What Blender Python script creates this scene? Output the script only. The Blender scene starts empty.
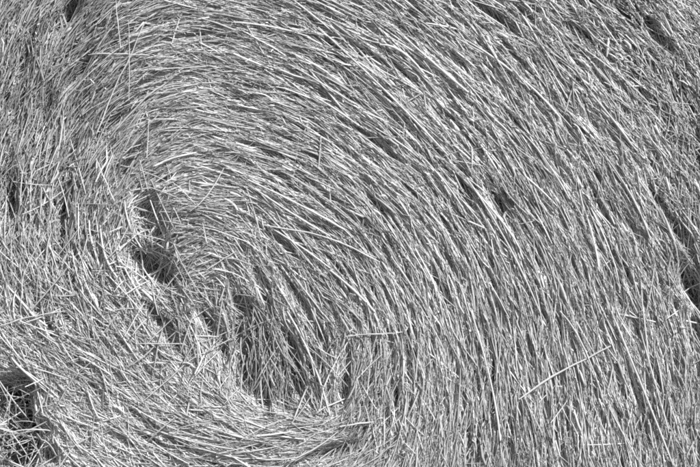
import bpy, math
import numpy as np

# ------------------------------------------------------------------ camera, sky, sun, exposure
S = 0.0013                       # metres per photo pixel on the bale's end face
R_BALE, L_BALE = 0.80, 1.20
CX, CY = 240.0, 340.0            # photo pixel where the coil's middle lies
Z0 = R_BALE + (CY - 233.5) * S   # height of the photo's centre above the ground
X0 = 0.0
sc = bpy.context.scene
cam = bpy.data.cameras.new("camera"); cam_o = bpy.data.objects.new("camera", cam)
sc.collection.objects.link(cam_o); sc.camera = cam_o
DIST = 1.35
cam.sensor_width = 36.0; cam.lens = 36.0 * DIST / (700 * S)
cam.clip_start = 0.02; cam.clip_end = 200.0
cam_o.location = (X0, -DIST, Z0); cam_o.rotation_euler = (math.radians(90), 0, 0)

SUN_EL, SUN_AZ = 43.0, 48.0      # degrees; azimuth to the right of the line from bale to camera
w = bpy.data.worlds.new("World"); sc.world = w; w.use_nodes = True
nt = w.node_tree; nt.nodes.clear()
sky = nt.nodes.new("ShaderNodeTexSky"); sky.sky_type = 'NISHITA'; sky.sun_disc = False
sky.sun_elevation = math.radians(SUN_EL); sky.sun_rotation = math.radians(180 - SUN_AZ)
bw = nt.nodes.new("ShaderNodeRGBToBW")
bg = nt.nodes.new("ShaderNodeBackground"); bg.inputs[1].default_value = 0.11
wo = nt.nodes.new("ShaderNodeOutputWorld")
nt.links.new(sky.outputs[0], bw.inputs[0]); nt.links.new(bw.outputs[0], bg.inputs[0]); nt.links.new(bg.outputs[0], wo.inputs[0])

sun = bpy.data.lights.new("sun", 'SUN'); sun.energy = 4.8; sun.angle = math.radians(0.55); sun.color = (1, 1, 1)
sun_o = bpy.data.objects.new("sun", sun); sc.collection.objects.link(sun_o)
el, az = math.radians(SUN_EL), math.radians(SUN_AZ)
to_sun = (math.cos(el) * math.sin(az), -math.cos(el) * math.cos(az), math.sin(el))
from mathutils import Vector
sun_o.rotation_euler = Vector(to_sun).to_track_quat('Z', 'Y').to_euler()
sun_o.location = (2, -3, 4)
vs = sc.view_settings
vs.view_transform = 'Standard'; vs.look = 'None'; vs.gamma = 1.0; vs.use_curve_mapping = False
vs.exposure = 0.73
sc.cycles.use_denoising = False
sc.cycles.filter_width = 1.9
sc.cycles.max_bounces = 6; sc.cycles.diffuse_bounces = 3

rng = np.random.default_rng(11)

# ------------------------------------------------------------------ materials
def straw_material(name, lo, hi, rough=0.5, spec=0.4):
    m = bpy.data.materials.new(name); m.use_nodes = True
    t = m.node_tree; p = t.nodes["Principled BSDF"]
    at = t.nodes.new("ShaderNodeAttribute"); at.attribute_name = "shade"
    tc = t.nodes.new("ShaderNodeTexCoord")
    n1 = t.nodes.new("ShaderNodeTexNoise"); n1.inputs["Scale"].default_value = 260; n1.inputs["Detail"].default_value = 3
    n2 = t.nodes.new("ShaderNodeTexNoise"); n2.inputs["Scale"].default_value = 5; n2.inputs["Detail"].default_value = 3
    n1.inputs["Roughness"].default_value = 0.7; t.links.new(tc.outputs["Object"], n1.inputs["Vector"]); t.links.new(tc.outputs["Object"], n2.inputs["Vector"])
    a1 = t.nodes.new("ShaderNodeMath"); a1.operation = 'MULTIPLY_ADD'
    a1.inputs[1].default_value = 0.55; t.links.new(n1.outputs[0], a1.inputs[0]); t.links.new(at.outputs["Fac"], a1.inputs[2])
    a2 = t.nodes.new("ShaderNodeMath"); a2.operation = 'MULTIPLY_ADD'
    a2.inputs[1].default_value = 0.75; t.links.new(n2.outputs[0], a2.inputs[0]); t.links.new(a1.outputs[0], a2.inputs[2])
    mr = t.nodes.new("ShaderNodeMapRange")
    mr.inputs["From Min"].default_value = 0.42; mr.inputs["From Max"].default_value = 1.8
    mr.inputs["To Min"].default_value = lo; mr.inputs["To Max"].default_value = hi
    t.links.new(a2.outputs[0], mr.inputs["Value"])
    t.links.new(mr.outputs[0], p.inputs["Base Color"])
    p.inputs["Roughness"].default_value = rough
    p.inputs["Specular IOR Level"].default_value = spec
    return m
M_STRAW = straw_material("dry_straw", 0.09, 0.62, 0.75, 0.15)
M_STALK = straw_material("pale_stalk", 0.22, 0.70, 0.7, 0.2)
M_CHAFF = straw_material("matted_chaff", 0.09, 0.52, 0.85, 0.1)
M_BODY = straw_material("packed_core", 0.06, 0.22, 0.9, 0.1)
M_SOIL = straw_material("field_soil", 0.06, 0.26, 0.95, 0.1)

# ------------------------------------------------------------------ lie of the straw (pixel, angle, spread, length)
# angle in degrees, 0 = along the picture's x, 90 = down; spread = scatter of the angle
F = """
17 117 -76 13;67 133 -66 13;83 33 -44 12;50 7 -60 12;20 40 -72 14;117 93 -44 12;133 133 -43 12;167 50 -12 12;200 67 9 12
217 133 5 11;167 100 -20 12;150 13 -20 12;217 83 17 11;200 15 4 12;267 33 13 11;334 50 29 9;401 17 36 10;434 67 42 9;267 100 18 9
334 100 32 9;401 100 42 9;267 143 21 9;334 143 35 9;434 133 47 9;350 5 26 9;290 5 16 9;440 5 40 11
499 33 45 12;499 100 50 10;566 83 50 12;600 117 49 12;633 33 46 17;666 100 56 19;566 133 58 10;540 20 44 20;690 30 50 20;690 160 64 22
17 189 -84 18;67 223 -86 15;100 223 -76 15;100 256 68 20;117 283 60 18;33 289 80 22;143 216 86 12;150 193 -20 14;200 206 2 10
130 175 -52 12;184 243 -34 18;200 273 -18 26;217 229 15 14;227 296 84 22;130 260 72 24;150 290 50 35;170 170 -26 11;215 180 10 10;105 180 -62 13;40 160 -76 14
267 189 28 8;317 216 31 8;351 173 41 8;401 189 47 8;434 223 55 8;451 256 62 8;334 256 45 9;284 246 44 12;262 256 72 18
368 283 60 9;401 290 63 9;301 290 56 13;254 296 60 22;240 260 40 30
499 223 60 8;549 223 62 8;600 223 62 9;643 206 60 11;685 206 64 26;516 273 68 8;566 273 70 8;616 283 73 9;660 290 69 12;483 296 70 8;692 270 66 22
33 344 40 26;84 361 36 24;50 394 45 26;100 394 43 25;167 394 36 23;200 428 26 13;150 428 27 16;117 444 22 24;184 444 19 15;217 455 12 15
362 440 -50 24;374 458 -62 22;358 420 -48 26;17 444 60 50;25 415 60 55;167 338 46 16;207 344 84 24;190 310 50 30;120 325 48 20;60 310 62 24;10 330 50 26
235 350 88 22;261 378 96 14;284 378 84 14;301 351 66 14;317 394 68 18;301 420 2 11;267 441 -5 14;334 434 -22 20;334 455 -24 22;240 425 14 16;240 455 4 18
368 361 -64 15;345 370 -78 20;384 394 86 15;417 361 84 10;417 428 94 11;451 378 89 10;394 438 95 14;360 410 80 28;440 320 74 9;380 320 72 12;340 320 64 14
499 378 87 9;566 344 74 9;566 428 87 9;633 378 73 10;683 361 76 12;650 445 80 10;500 440 90 9;600 330 73 9;530 330 78 9;690 420 82 12
""".replace("\n", ";").split(";")
CTRL = [tuple(float(v) for v in f.split()) for f in F if f.strip()]
for r_ in (620, 760):
    for a_ in range(0, 360, 15):
        x_, y_ = CX + r_ * math.cos(math.radians(a_)), CY + r_ * math.sin(math.radians(a_))
        if not (-60 < x_ < 760 and -60 < y_ < 530):
            CTRL.append((x_, y_, a_ + 90.0, 16.0))
for x_, y_, a_ in ((-120, 120, -72), (-120, 230, 88), (-120, 350, 62), (-60, 520, 40), (120, 540, 28), (300, 550, -12), (450, 560, 92),
                   (600, 560, 90), (780, 420, 84), (800, 250, 74), (780, 80, 56), (650, -60, 44), (450, -70, 32), (250, -80, 6), (60, -80, -40)):
    CTRL.append((x_, y_, a_, 15.0))
CTRL = np.array(CTRL)

GX0, GY0, GX1, GY1, GS = -420, -320, 920, 1000, 2.0
gx = np.arange(GX0, GX1 + 1, GS); gy = np.arange(GY0, GY1 + 1, GS)
GXX, GYY = np.meshgrid(gx, gy)

def noise_grid(cell, seed):
    """smooth value noise on the grid, about -1..1"""
    r = np.random.default_rng(seed)
    nx, ny = int((GX1 - GX0) / cell) + 4, int((GY1 - GY0) / cell) + 4
    v = r.normal(0, 0.6, (ny, nx))
    fx = (GXX - GX0) / cell; fy = (GYY - GY0) / cell
    ix = fx.astype(int); iy = fy.astype(int); tx = fx - ix; ty = fy - iy
    tx = tx * tx * (3 - 2 * tx); ty = ty * ty * (3 - 2 * ty)
    return (v[iy, ix] * (1 - tx) * (1 - ty) + v[iy, ix + 1] * tx * (1 - ty) + v[iy + 1, ix] * (1 - tx) * ty + v[iy + 1, ix + 1] * tx * ty)

def build_fields():
    c = np.zeros(GXX.shape); s_ = c.copy(); sp = c.copy(); ws = c.copy()
    for x, y, a, q in CTRL:
        wt = 1.0 / ((GXX - x) ** 2 + (GYY - y) ** 2 + 420.0) ** 1.7
        c += wt * math.cos(2 * math.radians(a)); s_ += wt * math.sin(2 * math.radians(a)); sp += wt * q; ws += wt
    ang = np.arctan2(s_, c) / 2
    spread = sp / ws
    ang = ang + np.radians(3) * noise_grid(34, 3) + np.radians(2) * noise_grid(75, 4)
    return ang, spread
ANG, SPREAD = build_fields()

# relief of the face in pixels, towards the viewer positive: x, y, rx, ry, tilt, height
BUMPS = [
    (151, 270, 16, 13, 10, -40), (146, 216, 6, 16, 6, -28), (157, 238, 4, 16, 10, -22), (136, 256, 5, 14, -20, -24), (168, 282, 9, 5, 20, -20), (138, 205, 3, 14, 0, -18), (112, 250, 24, 70, 0, 5), (196, 206, 42, 12, 0, 5),
    (159, 322, 4, 16, -38, -24), (172, 342, 3, 10, -40, -14), (215, 330, 24, 34, 0, -10), (245, 345, 20, 22, 0, -8),
    (272, 370, 34, 32, 0, -11), (254, 352, 7, 28, 4, -44), (263, 394, 5, 18, 4, -40), (293, 366, 5, 24, -12, -40), (281, 384, 5, 20, -6, -40), (240, 378, 5, 20, 0, -22), (345, 382, 4, 22, 10, -20),
    (322, 340, 2.5, 16, -24, -8), (300, 432, 56, 16, 0, 3), (200, 420, 70, 22, 14, 4), (335, 452, 20, 5, -20, -18),
    (0, 402, 19, 16, 0, -75), (17, 442, 15, 14, 0, -70), (4, 458, 20, 14, 0, -78), (10, 425, 14, 12, 0, -40), (44, 428, 6, 6, 0, -26), (50, 456, 7, 7, 0, -30), (22, 385, 10, 8, 30, -26),
    (696, 290, 6, 20, -30, -38), (672, 222, 2, 38, -31, -18), (698, 330, 8, 14, 0, -20),
    (78, 62, 4, 18, 30, -24), (58, 16, 5, 16, 30, -20), (66, 4, 5, 12, 30, -20), (4, 200, 6, 22, 0, -30), (58, 215, 3, 22, 0, -18), (125, 165, 4, 24, 34, -20), (20, 50, 3, 22, 18, -18), (40, 110, 3, 20, 14, -18),
    (282, 243, 20, 2.2, 40, -12), (300, 300, 3, 26, -32, -11), (262, 290, 3, 26, -20, -13), (275, 190, 46, 13, 28, 4), (240, 305, 5, 7, 0, -24), (205, 318, 6, 6, 0, -18),
    (500, 205, 6, 8, 0, -22), (500, 18, 22, 3, 35, -16), (575, 30, 7, 5, 40, -14), (653, 22, 2.5, 9, -20, -12), (662, 40, 16, 3, 45, -14),
    (120, 440, 14, 4, 20, -8), (236, 332, 4, 15, 6, -24), (222, 352, 4, 12, -8, -20), (250, 312, 3, 12, -10, -18), (208, 335, 3, 10, 10, -16), (312, 372, 3, 16, -20, -18), (270, 340, 3, 14, 0, -22), (185, 36, 24, 2, -8, -7), (150, 80, 20, 2, -25, -8), (112, 120, 4, 24, 35, -14),
]
SLIT = np.zeros(GXX.shape)
def build_height():
    h = 1.8 * noise_grid(110, 21) + 0.8 * noise_grid(38, 22)
    # ridges and furrows that run with the straw: noise smeared along the flow
    base = np.random.default_rng(23).normal(0, 1, GXX.shape)
    acc = np.zeros_like(h)
    for sgn in (-1, 1):
        px, py = GXX.astype(float).copy(), GYY.astype(float).copy()
        for k in range(16):
            ix = np.clip(((px - GX0) / GS).round().astype(int), 0, len(gx) - 1); iy = np.clip(((py - GY0) / GS).round().astype(int), 0, len(gy) - 1)
            acc += base[iy, ix]
            a = ANG[iy, ix]; px += sgn * GS * np.cos(a); py += sgn * GS * np.sin(a)
    acc /= acc.std()
    h += 0.4 * acc
    for x, y, rx, ry, tilt, amp in BUMPS:
        # tilt turns the bump's own x axis (degrees, clockwise in the photo)
        t = math.radians(tilt); dx, dy = GXX - x, GYY - y
        u = (dx * math.cos(t) + dy * math.sin(t)) / rx; v = (-dx * math.sin(t) + dy * math.cos(t)) / ry
        h += amp * np.exp(-0.8 * (u * u + v * v))
    # short slits between the straws, running with them
    r_ = np.random.default_rng(24); n = 3300
    sx, sy = r_.uniform(-60, 760, n), r_.uniform(-50, 520, n)
    keep = r_.random(n) < np.where(sx + sy * 0.5 > 330, 1.0, 0.6)
    for x, y in zip(sx[keep], sy[keep]):
        i0, j0 = int((x - GX0) / GS), int((y - GY0) / GS)
        q = (slice(max(j0 - 18, 0), j0 + 19), slice(max(i0 - 18, 0), i0 + 19))
        t = ANG[j0, i0] + r_.normal(0, 0.12); dx, dy = GXX[q] - x, GYY[q] - y
        u = (dx * math.cos(t) + dy * math.sin(t)) / np.exp(r_.uniform(math.log(2.5), math.log(12))); v = (-dx * math.sin(t) + dy * math.cos(t)) / r_.uniform(0.6, 1.3)
        g = np.exp(-0.8 * (u * u + v * v)); h[q] -= r_.uniform(3, 12) * g; SLIT[q] = np.maximum(SLIT[q], g)
    h -= 0.30 * np.clip(190 - GXX, 0, 120) ** 2 / 240 * np.clip((330 - GYY) / 200, 0, 1)     # the upper left turns back, away from the sun
    r = np.hypot(GXX - CX, GYY - CY) * S
    h -= 90 * np.clip((r - (R_BALE - 0.10)) / 0.10, 0, 1.2) ** 2      # the end face rounds off to the bale's flank
    return h
HGT = build_height()

def samp(grid, x, y):
    fx = np.clip((x - GX0) / GS, 0, len(gx) - 1.001); fy = np.clip((y - GY0) / GS, 0, len(gy) - 1.001)
    ix = fx.astype(int); iy = fy.astype(int); tx = fx - ix; ty = fy - iy
    return (grid[iy, ix] * (1 - tx) * (1 - ty) + grid[iy, ix + 1] * tx * (1 - ty) + grid[iy + 1, ix] * (1 - tx) * ty + grid[iy + 1, ix + 1] * tx * ty)
def samp_near(grid, x, y):
    ix = np.clip(((x - GX0) / GS).round().astype(int), 0, len(gx) - 1); iy = np.clip(((y - GY0) / GS).round().astype(int), 0, len(gy) - 1)
    return grid[iy, ix]

def world(px, py, h):
    return np.stack([X0 + (px - 350) * S, -h * S, Z0 - (py - 233.5) * S], -1)

# ------------------------------------------------------------------ straw geometry
def trace(px, py, length, dang, K, bend, follow=None):
    """centre lines in photo pixels, K points each, that follow the lie of the straw"""
    n = len(px)
    a0 = samp_near(ANG, px, py)
    X = np.zeros((n, K)); Y = np.zeros((n, K)); m = K // 2
    X[:, m], Y[:, m] = px, py
    st = length / (K - 1)
    kink = np.where(rng.random(n) < 0.16, rng.normal(0, 0.35, n), 0.0)
    for sgn, rngk in ((1, range(m + 1, K)), (-1, range(m - 1, -1, -1))):
        x, y, prev = px.copy(), py.copy(), a0.copy()
        j = 0
        for k in rngk:
            a = samp_near(ANG, x, y)
            a = prev + ((a - prev + math.pi / 2) % math.pi - math.pi / 2)
            if follow is not None: a = prev + (a - prev) * follow
            prev = a; j += 1
            aa = a + dang + sgn * bend * j + (kink if sgn > 0 else 0)
            x = x + sgn * st * np.cos(aa); y = y + sgn * st * np.sin(aa)
            X[:, k], Y[:, k] = x, y
    return X, Y

def drape(X, Y, off, tilt, arch, stiff=0.7):
    h = samp(HGT, X, Y)
    K = X.shape[1]; t = np.linspace(-1, 1, K)
    lin = h.mean(1, keepdims=True) + ((h * t).sum(1) / (t * t).sum())[:, None] * t
    h = h * (1 - stiff) + lin * stiff
    return h + off[:, None] + tilt[:, None] * t + arch[:, None] * (1 - t * t)

def tubes(P, rw, rt, roll, sides=3, tip=0.7):
    """P (n,K,3) centre lines; rw, rt half width and half thickness in metres"""
    n, K, _ = P.shape
    T = np.gradient(P, axis=1); T /= np.linalg.norm(T, axis=2, keepdims=True) + 1e-12
    view = np.array([0.0, -1.0, 0.0])
    B = np.cross(T, view); B /= np.linalg.norm(B, axis=2, keepdims=True) + 1e-9
    Nn = np.cross(B, T)
    c, s = np.cos(roll)[:, None, None], np.sin(roll)[:, None, None]
    B, Nn = B * c + Nn * s, Nn * c - B * s
    prof = np.ones(K); prof[0] = tip; prof[-1] = tip
    th = np.arange(sides) * 2 * math.pi / sides + math.pi / 2
    prof = prof * rng.uniform(0.7, 1.2, (n, K))
    V = (P[:, :, None, :]
         + (rw[:, None] * prof)[:, :, None, None] * np.cos(th)[None, None, :, None] * B[:, :, None, :]
         + (rt[:, None] * prof)[:, :, None, None] * np.sin(th)[None, None, :, None] * Nn[:, :, None, :])
    V = V.reshape(-1, 3)
    k = np.arange(K - 1)[:, None]; q = np.arange(sides)[None, :]; q2 = (q + 1) % sides
    f = np.stack([k * sides + q, k * sides + q2, (k + 1) * sides + q2, (k + 1) * sides + q], -1).reshape(-1, 4)
    Fc = (f[None] + (np.arange(n) * K * sides)[:, None, None]).reshape(-1, 4)
    return V, Fc

def mesh_from(name, V, Fc, shade, mat, smooth=True):
    me = bpy.data.meshes.new(name)
    me.vertices.add(len(V)); me.vertices.foreach_set("co", V.astype(np.float32).ravel())
    nf, k = Fc.shape
    me.loops.add(nf * k); me.loops.foreach_set("vertex_index", Fc.astype(np.int32).ravel())
    me.polygons.add(nf); me.polygons.foreach_set("loop_start", np.arange(0, nf * k, k, dtype=np.int32))
    me.polygons.foreach_set("use_smooth", np.full(nf, smooth))
    at = me.attributes.new("shade", 'FLOAT', 'POINT'); at.data.foreach_set("value", shade.astype(np.float32))
    me.materials.append(mat); me.update(calc_edges=True)
    return me

def link(name, me, parent=None, kind=None, label=None, cat=None, group=None):
    o = bpy.data.objects.new(name, me); sc.collection.objects.link(o)
    o.parent = parent
    for k, v in (("kind", kind), ("label", label), ("category", cat), ("group", group)):
        if v: o[k] = v
    return o

# ------------------------------------------------------------------ ground under the bale
def make_ground():
    n = 60; xs = np.linspace(-6, 6, n); ys = np.linspace(-5, 7, n)
    xx, yy = np.meshgrid(xs, ys)
    zz = 0.012 * np.random.default_rng(5).normal(0, 1, xx.shape) - 0.02
    V = np.stack([xx, yy, zz], -1).reshape(-1, 3)
    i = np.arange(n - 1)[:, None] * n + np.arange(n - 1)[None, :]
    Fc = np.stack([i, i + 1, i + n + 1, i + n], -1).reshape(-1, 4)
    return link("ground", mesh_from("ground", V, Fc, np.random.default_rng(6).uniform(0, 1, len(V)), M_SOIL), kind="structure")
make_ground()

# ------------------------------------------------------------------ the bale
BX = X0 + (CX - 350) * S; BZ = Z0 - (CY - 233.5) * S
bale = bpy.data.objects.new("straw_bale", None); sc.collection.objects.link(bale)
bale.empty_display_size = 0.3
bale.location = (BX, 0, 0)
bale["label"] = "round bale of dry straw, coiled end face with a hollow and tuft at its middle"
bale["category"] = "straw bale"
BASE = np.array([BX, 0.0, 0.0])

def part(name, V, Fc, shade, mat, **kw):
    return link(name, mesh_from(name, V - BASE, Fc, shade, mat), parent=bale, **kw)

def make_body():
    nr, na = 90, 180
    r = np.linspace(0, R_BALE - 0.012, nr); a = np.linspace(0, 2 * math.pi, na, endpoint=False)
    rr, aa = np.meshgrid(r, a, indexing="ij")
    px = CX + rr / S * np.cos(aa); py = CY + rr / S * np.sin(aa)
    hb = samp(HGT, px, py); face = world(px, py, hb - 24 + 0.35 * np.minimum(hb + 8, 0) - 55 * np.exp(-((px - 20) ** 2 + (py - 430) ** 2) / 50 ** 2))
    ys = np.linspace(0.09, L_BALE, 14)
    side = np.stack([np.broadcast_to(BX + r[-1] * np.cos(a), (14, na)), np.broadcast_to(ys[:, None], (14, na)), np.broadcast_to(BZ - r[-1] * np.sin(a), (14, na))], -1)
    back = np.stack([np.broadcast_to(BX + r[::-6, None] * np.cos(a), (15, na)), np.full((15, na), L_BALE), np.broadcast_to(BZ - r[::-6, None] * np.sin(a), (15, na))], -1)
    G = np.concatenate([face, side, back[1:]], 0); n = G.shape[0]
    V = G.reshape(-1, 3)
    i = np.arange(n - 1)[:, None] * na; j = np.arange(na)[None, :]; j2 = (j + 1) % na
    Fc = np.stack([i + j, i + na + j, i + na + j2, i + j2], -1).reshape(-1, 4)
    part("core", V, Fc, rng.uniform(0, 1, len(V)), M_BODY)
make_body()

def in_disk(x, y, margin=0.0):
    return np.hypot(x - CX, y - CY) * S < R_BALE - margin

def matted(x, y):
    """0..1: how far the face is weathered to short matted chaff (outer shoulder of the coil)"""
    d = ((x - 560) * 0.83 - (y - 0) * 0.40) / 40.0        # beyond a line from (560,0) to (690,270)
    return np.clip(d, 0, 1)

def seeds(n, x0, x1, y0, y1, keep=None):
    x = rng.uniform(x0, x1, n); y = rng.uniform(y0, y1, n)
    ok = in_disk(x, y, 0.01)
    if keep is not None: ok &= keep(x, y)
    return x[ok], y[ok]

WIN = (-60, 760, -50, 517)      # the carefully covered part of the face, wider than the photograph

def layer(name, n_lock, per_lock, lock_w, lock_l, len_rng, wid_rng, off_rng, lock_off, K, flat, shade_mu, keep, mat, lab=None, extra=1.0, win=WIN, shade_sd=.22, curl=.02):
    """straw in locks: a lock is a handful lying the same way"""
    lx, ly = seeds(n_lock, *win, keep=keep)
    L = len(lx)
    la = samp_near(ANG, lx, ly); lsp = np.radians(samp_near(SPREAD, lx, ly)) * extra
    l_ang = rng.normal(0, 1, L) * lsp * 0.38; l_off = rng.normal(0, lock_off, L); l_sh = rng.normal(0, 0.14, L)
    cnt = rng.poisson(per_lock, L); idx = np.repeat(np.arange(L), cnt); n = len(idx)
    u = rng.normal(0, lock_l, n); v = rng.normal(0, lock_w, n)
    a = la[idx] + l_ang[idx]
    px = lx[idx] + u * np.cos(a) - v * np.sin(a); py = ly[idx] + u * np.sin(a) + v * np.cos(a)
    dang = l_ang[idx] + rng.normal(0, 1, n) * lsp[idx] * 0.85
    crossed = np.clip((230 - px) / 80, 0, 1) * np.clip((py - 300) / 50, 0, 1)      # lower left: a criss-crossed tangle
    left = np.clip((150 - px) / 100, 0, 1) * np.clip((370 - py) / 80, 0, 1)         # left of the coil: looser, with shade painted in as a darker tone
    wild = rng.random(n) < 0.08 + 0.22 * crossed + 0.06 * left
    dang = np.where(wild, rng.normal(0, 0.6, n), dang)
    length = np.exp(rng.uniform(math.log(len_rng[0]), math.log(len_rng[1]), n)) * np.where(wild, 0.7, 1)
    X, Y = trace(px, py, length, dang, K, rng.normal(0, curl, n), follow=0.9)
    rough = 1 + 2.2 * left
    off = (l_off[idx] * 1.2 + rng.uniform(*off_rng, n)) * rough
    h = drape(X, Y, off, rng.normal(0, 1.0, n) + 0.02 * length * rng.normal(0, 1, n), rng.normal(0, 1, n), stiff=0.55)
    ok = in_disk(X[:, 0], Y[:, 0]) & in_disk(X[:, -1], Y[:, -1])
    ok &= ~((samp(SLIT, X, Y).mean(1) > 0.28) & (rng.random(n) < 0.9))            # nothing bridges a slit lengthwise
    ok &= ~((rng.random(n) < 0.42 * left) & (off_rng[1] > -3))
    hm = samp(HGT, X, Y); hm = hm.min(1)
    ok &= ~((hm < -30) & (X.mean(1) > 0) & (rng.random(n) < 0.8) & ((px < 75) & (py > 370)))   # straw breaks off at the ragged gap
    X, Y, h = X[ok], Y[ok], h[ok]; n = len(X)
    wd = np.exp(rng.uniform(math.log(wid_rng[0]), math.log(wid_rng[1]), n)) * S / 2
    fl = rng.random(n) < flat
    rw = np.where(fl, wd * 1.7, wd); rt = np.where(fl, wd * 0.25, wd * 0.9)
    V, Fc = tubes(world(X, Y, h), rw, rt, np.where(fl, rng.normal(0, 0.4, n), rng.uniform(0, 6.28, n)))
    sh = np.clip(shade_mu + l_sh[idx][ok] * 0.7 - 0.10 * left[ok] + 0.07 * crossed[ok] + rng.normal(0, shade_sd, n), 0, 1)  # left term darkens the straw's colour to imitate shade there
    return V, Fc, np.repeat(sh, K * 3)

def join(lst):
    Vs, Fs, Ss, o = [], [], [], 0
    for V, Fc, sh in lst:
        Vs.append(V); Fs.append(Fc + o); Ss.append(sh); o += len(V)
    return np.concatenate(Vs), np.concatenate(Fs), np.concatenate(Ss)

def hollow_gap(x, y):
    """thin the straw out where the face opens into dark gaps"""
    g = np.zeros(len(x))
    for cx, cy, rx, ry in ((271, 374, 27, 32), (151, 270, 12, 12), (146, 220, 6, 16), (12, 405, 24, 20), (20, 450, 26, 20), (690, 292, 10, 18)):
        g = np.maximum(g, np.exp(-(((x - cx) / rx) ** 2 + ((y - cy) / ry) ** 2) ** 2))
    return rng.random(len(x)) > 0.85 * g
not_mat = lambda x, y: (rng.random(len(x)) > matted(x, y) * 0.85) & hollow_gap(x, y)
is_mat = lambda x, y: rng.random(len(x)) < matted(x, y)

# ground layer of packed straw, then the visible top layers
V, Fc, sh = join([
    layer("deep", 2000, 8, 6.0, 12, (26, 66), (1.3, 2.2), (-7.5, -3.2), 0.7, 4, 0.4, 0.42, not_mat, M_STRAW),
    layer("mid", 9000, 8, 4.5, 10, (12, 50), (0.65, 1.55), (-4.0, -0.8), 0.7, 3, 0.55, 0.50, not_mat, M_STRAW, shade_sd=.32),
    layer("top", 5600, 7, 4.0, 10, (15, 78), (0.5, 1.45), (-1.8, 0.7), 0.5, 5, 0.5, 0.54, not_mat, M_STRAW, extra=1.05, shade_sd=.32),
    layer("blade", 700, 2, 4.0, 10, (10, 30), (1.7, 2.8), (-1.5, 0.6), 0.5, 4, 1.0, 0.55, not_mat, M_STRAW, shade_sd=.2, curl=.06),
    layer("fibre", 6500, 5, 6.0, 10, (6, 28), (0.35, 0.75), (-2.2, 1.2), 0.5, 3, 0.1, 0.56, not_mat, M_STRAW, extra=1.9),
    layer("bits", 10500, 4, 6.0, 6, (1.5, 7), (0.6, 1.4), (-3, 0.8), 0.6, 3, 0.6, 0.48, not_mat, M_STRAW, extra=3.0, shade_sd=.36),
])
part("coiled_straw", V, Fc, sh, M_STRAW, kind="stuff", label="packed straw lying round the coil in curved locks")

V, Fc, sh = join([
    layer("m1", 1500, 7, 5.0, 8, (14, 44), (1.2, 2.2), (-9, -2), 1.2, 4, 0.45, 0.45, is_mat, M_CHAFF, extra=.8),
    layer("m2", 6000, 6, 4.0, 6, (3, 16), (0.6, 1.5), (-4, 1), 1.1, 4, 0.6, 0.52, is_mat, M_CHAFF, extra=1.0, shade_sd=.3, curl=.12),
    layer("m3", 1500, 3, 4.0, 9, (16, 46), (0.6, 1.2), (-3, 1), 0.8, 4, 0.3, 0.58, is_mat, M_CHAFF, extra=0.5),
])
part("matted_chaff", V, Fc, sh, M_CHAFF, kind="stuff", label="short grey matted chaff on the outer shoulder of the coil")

# coarser straw on the rest of the end face and round the flank
def make_outer():
    n = 9500
    x, y = seeds(n, CX - 620, CX + 620, CY - 620, CY + 620, keep=lambda x, y: ~((x > WIN[0]) & (x < WIN[1]) & (y > WIN[2]) & (y < WIN[3])))
    n = len(x); length = rng.uniform(60, 150, n)
    X, Y = trace(x, y, length, rng.normal(0, 0.25, n), 6, rng.normal(0, 0.02, n))
    h = drape(X, Y, rng.uniform(-18, 3, n), rng.normal(0, 2, n), rng.normal(0, 1, n), 0.3)
    V1, F1 = tubes(world(X, Y, h), rng.uniform(0.7, 1.5, n) * S, rng.uniform(0.5, 1.1, n) * S, rng.uniform(0, 6, n))
    s1 = np.repeat(np.clip(rng.normal(0.5, 0.2, n), 0, 1), 18)
    n = 7500
    yy = rng.uniform(0.02, L_BALE - 0.01, n); a0 = rng.uniform(0, 2 * math.pi, n); la = rng.uniform(0.08, 0.3, n)
    t = np.linspace(-0.5, 0.5, 6)
    a = a0[:, None] + la[:, None] * t; rr = R_BALE - 0.008 + rng.uniform(-0.008, 0.006, n)[:, None] - 0.07 * np.clip(1 - yy[:, None] / 0.06, 0, 1) ** 2
    yl = yy[:, None] + rng.normal(0, 0.03, n)[:, None] * t
    P = np.stack([BX + rr * np.cos(a), yl, BZ + rr * np.sin(a)], -1)
    V2, F2 = tubes(P, rng.uniform(0.001, 0.0026, n), rng.uniform(0.001, 0.002, n), rng.uniform(0, 6, n))
    s2 = np.repeat(np.clip(rng.normal(0.5, 0.2, n), 0, 1), 18)
    V, Fc, sh = join([(V1, F1, s1), (V2, F2, s2)])
    part("flank_straw", V, Fc, sh, M_STRAW, kind="stuff", label="straw wound round the bale's flank and outer rim")
make_outer()

# the tuft hanging in front of the hollow
def make_tuft():
    n = 270; K = 7; t = np.linspace(0, 1, K)
    x0 = rng.normal(274, 21, n); y0 = rng.uniform(300, 372, n)
    lock = rng.integers(0, 9, n); lx = rng.normal(2, 17, 9); la = rng.normal(0.0, 0.17, 9)
    x0 = x0 * 0.55 + (272 + lx[lock]) * 0.45
    ln = rng.uniform(18, 78, n); a = math.pi / 2 + la[lock] + rng.normal(0, 0.27, n)
    x1 = x0 + ln * np.cos(a); y1 = np.minimum(y0 + ln * np.sin(a), 420 + rng.normal(0, 11, n))
    X = x0[:, None] + (x1 - x0)[:, None] * t + rng.normal(0, 14, n)[:, None] * t * (1 - t); Y = y0[:, None] + (y1 - y0)[:, None] * t
    dep = lambda yy: np.interp(yy, [300, 330, 360, 415], [-8, -10, -12, -20])
    o = rng.normal(0, 9, n) - 4
    h = dep(Y) + o[:, None] * np.linspace(0.4, 1, K) + 4 * np.sin(t * math.pi)
    wd = np.exp(rng.uniform(math.log(0.35), math.log(1.05), n)) * S
    V, Fc = tubes(world(X, Y, h), wd, wd * 0.7, rng.uniform(0, 6, n))
    part("hanging_tuft", V, Fc, np.repeat(np.clip(rng.normal(0.5, 0.22, n), 0, 1), K * 3), M_STRAW, kind="stuff", label="tuft of straw hanging over the dark hollow")
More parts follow.
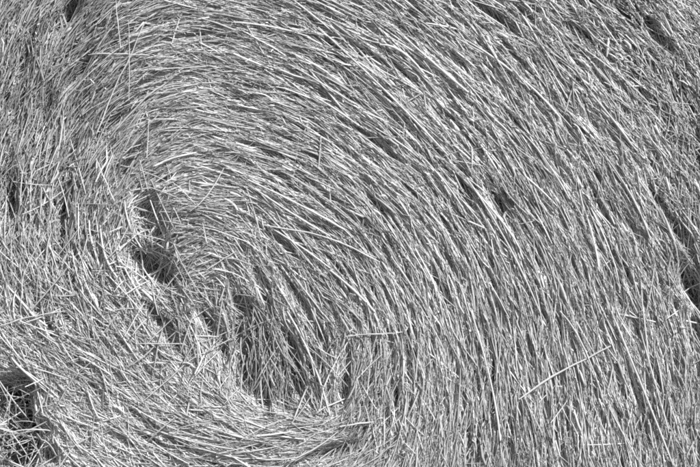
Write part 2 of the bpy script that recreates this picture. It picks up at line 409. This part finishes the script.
make_tuft()

# straw criss-crossing the open hollows
def make_strays():
    n = 640; K = 5; t = np.linspace(-0.5, 0.5, K)
    spots = np.array([(150, 268, 18, 26), (150, 225, 14, 24), (20, 405, 22, 24), (24, 450, 26, 18), (215, 335, 26, 30), (690, 290, 10, 20), (165, 330, 10, 18), (275, 375, 30, 32)])
    q = spots[rng.choice(len(spots), n, p=np.array([.15, .10, .13, .20, .15, .04, .06, .17]))]
    x = q[:, 0] + rng.normal(0, 1, n) * q[:, 2]; y = q[:, 1] + rng.normal(0, 1, n) * q[:, 3]
    a = rng.uniform(0, math.pi, n); ln = rng.uniform(16, 60, n)
    X = x[:, None] + (ln * np.cos(a))[:, None] * t; Y = y[:, None] + (ln * np.sin(a))[:, None] * t
    Y = Y + rng.normal(0, 8, n)[:, None] * (t * t)
    h = drape(X, Y, rng.uniform(-8, 8, n), rng.normal(0, 4, n), rng.normal(0, 2, n), 0.8)
    far = np.arange(n) < 75
    x = np.where(far, rng.uniform(0, 210, n), x); y = np.where(far, rng.uniform(120, 460, n), y); ln = np.where(far, rng.uniform(28, 62, n), ln)
    X = np.where(far[:, None], x[:, None] + (ln * np.cos(a))[:, None] * t, X); Y = np.where(far[:, None], y[:, None] + (ln * np.sin(a))[:, None] * t + rng.normal(0, 10, n)[:, None] * t * t, Y)
    h = np.where(far[:, None], drape(X, Y, rng.uniform(1, 4.5, n), rng.normal(0, 2, n), rng.normal(0, 1, n), 0.8), h)
    gap = (q[:, 0] < 40) & (q[:, 1] > 380) & ~far
    h = np.where(gap[:, None], rng.uniform(-58, 2, n)[:, None] + rng.normal(0, 9, n)[:, None] * t * 2, h)
    wd = rng.uniform(0.45, 1.0, n) * S
    V, Fc = tubes(world(X, Y, h), wd, wd * 0.8, rng.uniform(0, 6, n))
    part("crossing_straw", V, Fc, np.repeat(np.clip(rng.normal(0.62, 0.2, n), 0, 1), K * 3), M_STRAW, kind="stuff", label="thin straw criss-crossing the dark hollows")
make_strays()

# ------------------------------------------------------------------ single straws one can follow with the eye
def single(name, X, Y, h, rw, rt, shade, mat, parent, **kw):
    P = world(X, Y, h); base = P.mean(0)
    V, Fc = tubes(P[None], np.array([rw]), np.array([rt]), np.array([0.4]), sides=4 if parent is not None else 6, tip=0.7)
    o = link(name, mesh_from(name, V - base, Fc, np.full(len(V), shade), mat), parent=parent, **kw)
    o.location = base - (BASE if parent is not None else 0)
    return o

# long straws traced from the photograph (pixels), then others spread over the face
TRACED = [((318, 27), (384, 90), (448, 156), 3.4), ((404, 37), (436, 66), (468, 93), 4.4), ((611, 311), (645, 395), (673, 465), 3.4), ((688, 311), (694, 330), (698, 350), 3.2),
          ((590, 93), (612, 120), (633, 147), 3.8), ((244, 180), (254, 210), (262, 240), 1.8), ((330, 270), (356, 292), (375, 312), 3.6), ((440, 156), (492, 210), (520, 250), 3.0),
          ((466, 178), (505, 240), (540, 312), 2.8), ((605, 156), (633, 200), (650, 240), 3.2), ((466, 40), (520, 78), (560, 118), 3.4), ((520, 130), (545, 160), (570, 200), 3.0),
          ((287, 311), (312, 360), (330, 415), 3.4), ((295, 318), (308, 350), (319, 400), 2.6), ((268, 226), (300, 246), (330, 268), 3.0), ((248, 180), (300, 205), (345, 230), 3.6),
          ((251, 186), (290, 212), (330, 236), 3.0), ((640, 330), (655, 385), (668, 430), 2.8), ((560, 311), (585, 350), (610, 420), 2.6), ((471, 311), (490, 380), (500, 440), 3.0),
          ((234, 23), (280, 29), (318, 40), 2.4), ((380, 45), (402, 52), (424, 74), 3.6), ((100, 225), (106, 255), (118, 277), 3.4), ((5, 352), (25, 372), (45, 388), 2.8), ((150, 428), (190, 440), (234, 448), 2.6)]
count = 0
for p0, p1, p2, wd in TRACED:
    wd *= 0.72
    t = np.linspace(0, 1, 7)
    X = (1 - t) ** 2 * p0[0] + 2 * t * (1 - t) * (2 * p1[0] - 0.5 * (p0[0] + p2[0])) + t * t * p2[0]
    Y = (1 - t) ** 2 * p0[1] + 2 * t * (1 - t) * (2 * p1[1] - 0.5 * (p0[1] + p2[1])) + t * t * p2[1]
    h = drape(X[None], Y[None], np.array([3.0]), np.zeros(1), np.array([1.5]), 0.75)[0]
    single("straw", X, Y, h, wd * S / 2, wd * S / 2.6, rng.uniform(0.3, 0.7), M_STALK, bale); count += 1
xs, ys = seeds(900, 0, 700, 0, 467, keep=lambda x, y: (matted(x, y) < 0.5) & (samp_near(HGT, x, y) > -12))
n = min(len(xs), 300 - count); xs, ys = xs[:n], ys[:n]
ln = np.exp(rng.uniform(math.log(45), math.log(110), n))
sp = np.radians(samp_near(SPREAD, xs, ys))
X, Y = trace(xs, ys, ln, rng.normal(0, 1, n) * sp * 0.6, 7, rng.normal(0, 0.025, n), follow=0.8)
H = drape(X, Y, rng.uniform(-1, 2.5, n), rng.normal(0, 1.5, n), rng.normal(0.5, 1, n), 0.7)
for i in range(n):
    wd = rng.uniform(1.0, 1.9)
    single("straw", X[i], Y[i], H[i], wd * S / 2, wd * S / 2.7, float(np.clip(rng.normal(0.5, 0.2), 0, 1)), M_STALK if rng.random() < 0.5 else M_STRAW, bale)

# ------------------------------------------------------------------ loose stalks lying on the face: things of their own
LOOSE = [
    ([(84, 52), (105, 52), (128, 54), (150, 56)], 2.6, "pale straight stalk crossed by a long slanting one, both loose on the bale"),
    ([(145, 22), (131, 52), (112, 92), (95, 133)], 2.2, "long thin pale stalk slanting over the crossed straight one"),
    ([(611, 346), (582, 361), (550, 378), (519, 399)], 3.4, "thick stalk lying slantwise across upright straw, clear of other stalks"),
    ([(345, 336), (364, 333.5), (384, 333.5), (402, 331.5)], 1.9, "thin level stalk lying across the straw beside the hanging tuft"),
    ([(659, 210), (672, 234), (687, 264), (703, 297)], 5.0, "broad flat pale stalk along the dark crack below the matted chaff"),
    ([(264, 225), (290, 229), (316, 233), (345, 243), (380, 262)], 2.6, "bent pale stalk with a dark gap beneath, above the tuft"),
    ([(127, 253), (138, 266), (149, 281), (161, 297)], 2.4, "pale stalk slanting across the dark upper hollow"),
    ([(118, 266), (130, 268), (141, 272)], 2.2, "short pale stalk poking level into the dark upper hollow"),
    ([(164, 228), (160, 250), (153, 284)], 2.2, "thin upright stalk on the right rim of the dark upper hollow"),
    ([(95, 158), (104, 178), (115, 201)], 2.0, "thin stalk slanting against the steep straw above the upper hollow"),
    ([(-6, 328), (20, 319), (42, 314), (66, 311)], 2.0, "long thin gently arched stalk over loose ragged straw"),
    ([(80, 356), (96, 364), (112, 375)], 2.6, "bright stalk lying along the slanting straw below the arched one"),
    ([(147, 363), (156, 362.5), (166, 363)], 2.8, "very short bright level stalk beside the narrow slanting groove"),
    ([(198, 353), (172, 376), (146, 399)], 1.8, "thin stalk crossing the slanting straw below the narrow groove"),
    ([(92, 435), (64, 452), (34, 470)], 2.4, "stalk reaching over the edge of the dark ragged gap"),
    ([(-4, 388), (16, 392), (36, 398)], 2.4, "pale stalk bridging the top of the dark ragged gap"),
    ([(23, 397), (11, 408), (-3, 421)], 2.4, "pale stalk slanting down into the dark ragged gap"),
    ([(213, 269), (236, 273), (262, 290)], 2.4, "bowed pale stalk at the very middle of the coil"),
    ([(237, 251), (222, 260), (207, 270)], 2.0, "short stalk meeting the bowed one at the coil's middle"),
    ([(340, 426), (356, 423), (374, 421)], 2.4, "short level stalk at the end of the lit ledge below the tuft"),
    ([(115, 0), (117, 22), (120, 48)], 1.4, "hair-thin upright stalk above the crossed pair"),
    ([(128, 20), (129, 60), (128, 100)], 1.3, "hair-thin upright stalk passing behind the crossed pair's crossing"),
    ([(149, 117), (148, 136), (147, 158)], 1.3, "hair-thin upright stalk over level straw above the upper hollow"),
]
for pts, wd, lab in LOOSE:
    wd *= 0.62
    p = np.array(pts, float); seg = np.r_[0, np.cumsum(np.hypot(*np.diff(p, axis=0).T))]
    t = np.linspace(0, seg[-1], 9)
    X, Y = np.interp(t, seg, p[:, 0]), np.interp(t, seg, p[:, 1])
    for _ in range(2):
        X[1:-1] = (X[:-2] + 2 * X[1:-1] + X[2:]) / 4; Y[1:-1] = (Y[:-2] + 2 * Y[1:-1] + Y[2:]) / 4
    jit = min(0.5, 0.006 * seg[-1]); X[1:-1] += rng.normal(0, jit, 7); Y[1:-1] += rng.normal(0, jit, 7)
    h0 = samp(HGT, X, Y); u = np.linspace(-1, 1, 9)
    lin = h0.mean() + (h0 * u).sum() / (u * u).sum() * u
    h = np.maximum(lin, lin + 0.5 * (h0 - lin)) + 3.2 + 3.5 * np.clip((150 - X) / 100, 0, 1) * np.clip((370 - Y) / 80, 0, 1)
    single("straw_stalk", X, Y, h, wd * S / 2, wd * S / 2.5, float(rng.uniform(0.22, 0.55)), M_STALK, None, label=lab, cat="straw stalk", group="loose stalks lying on the bale's face")
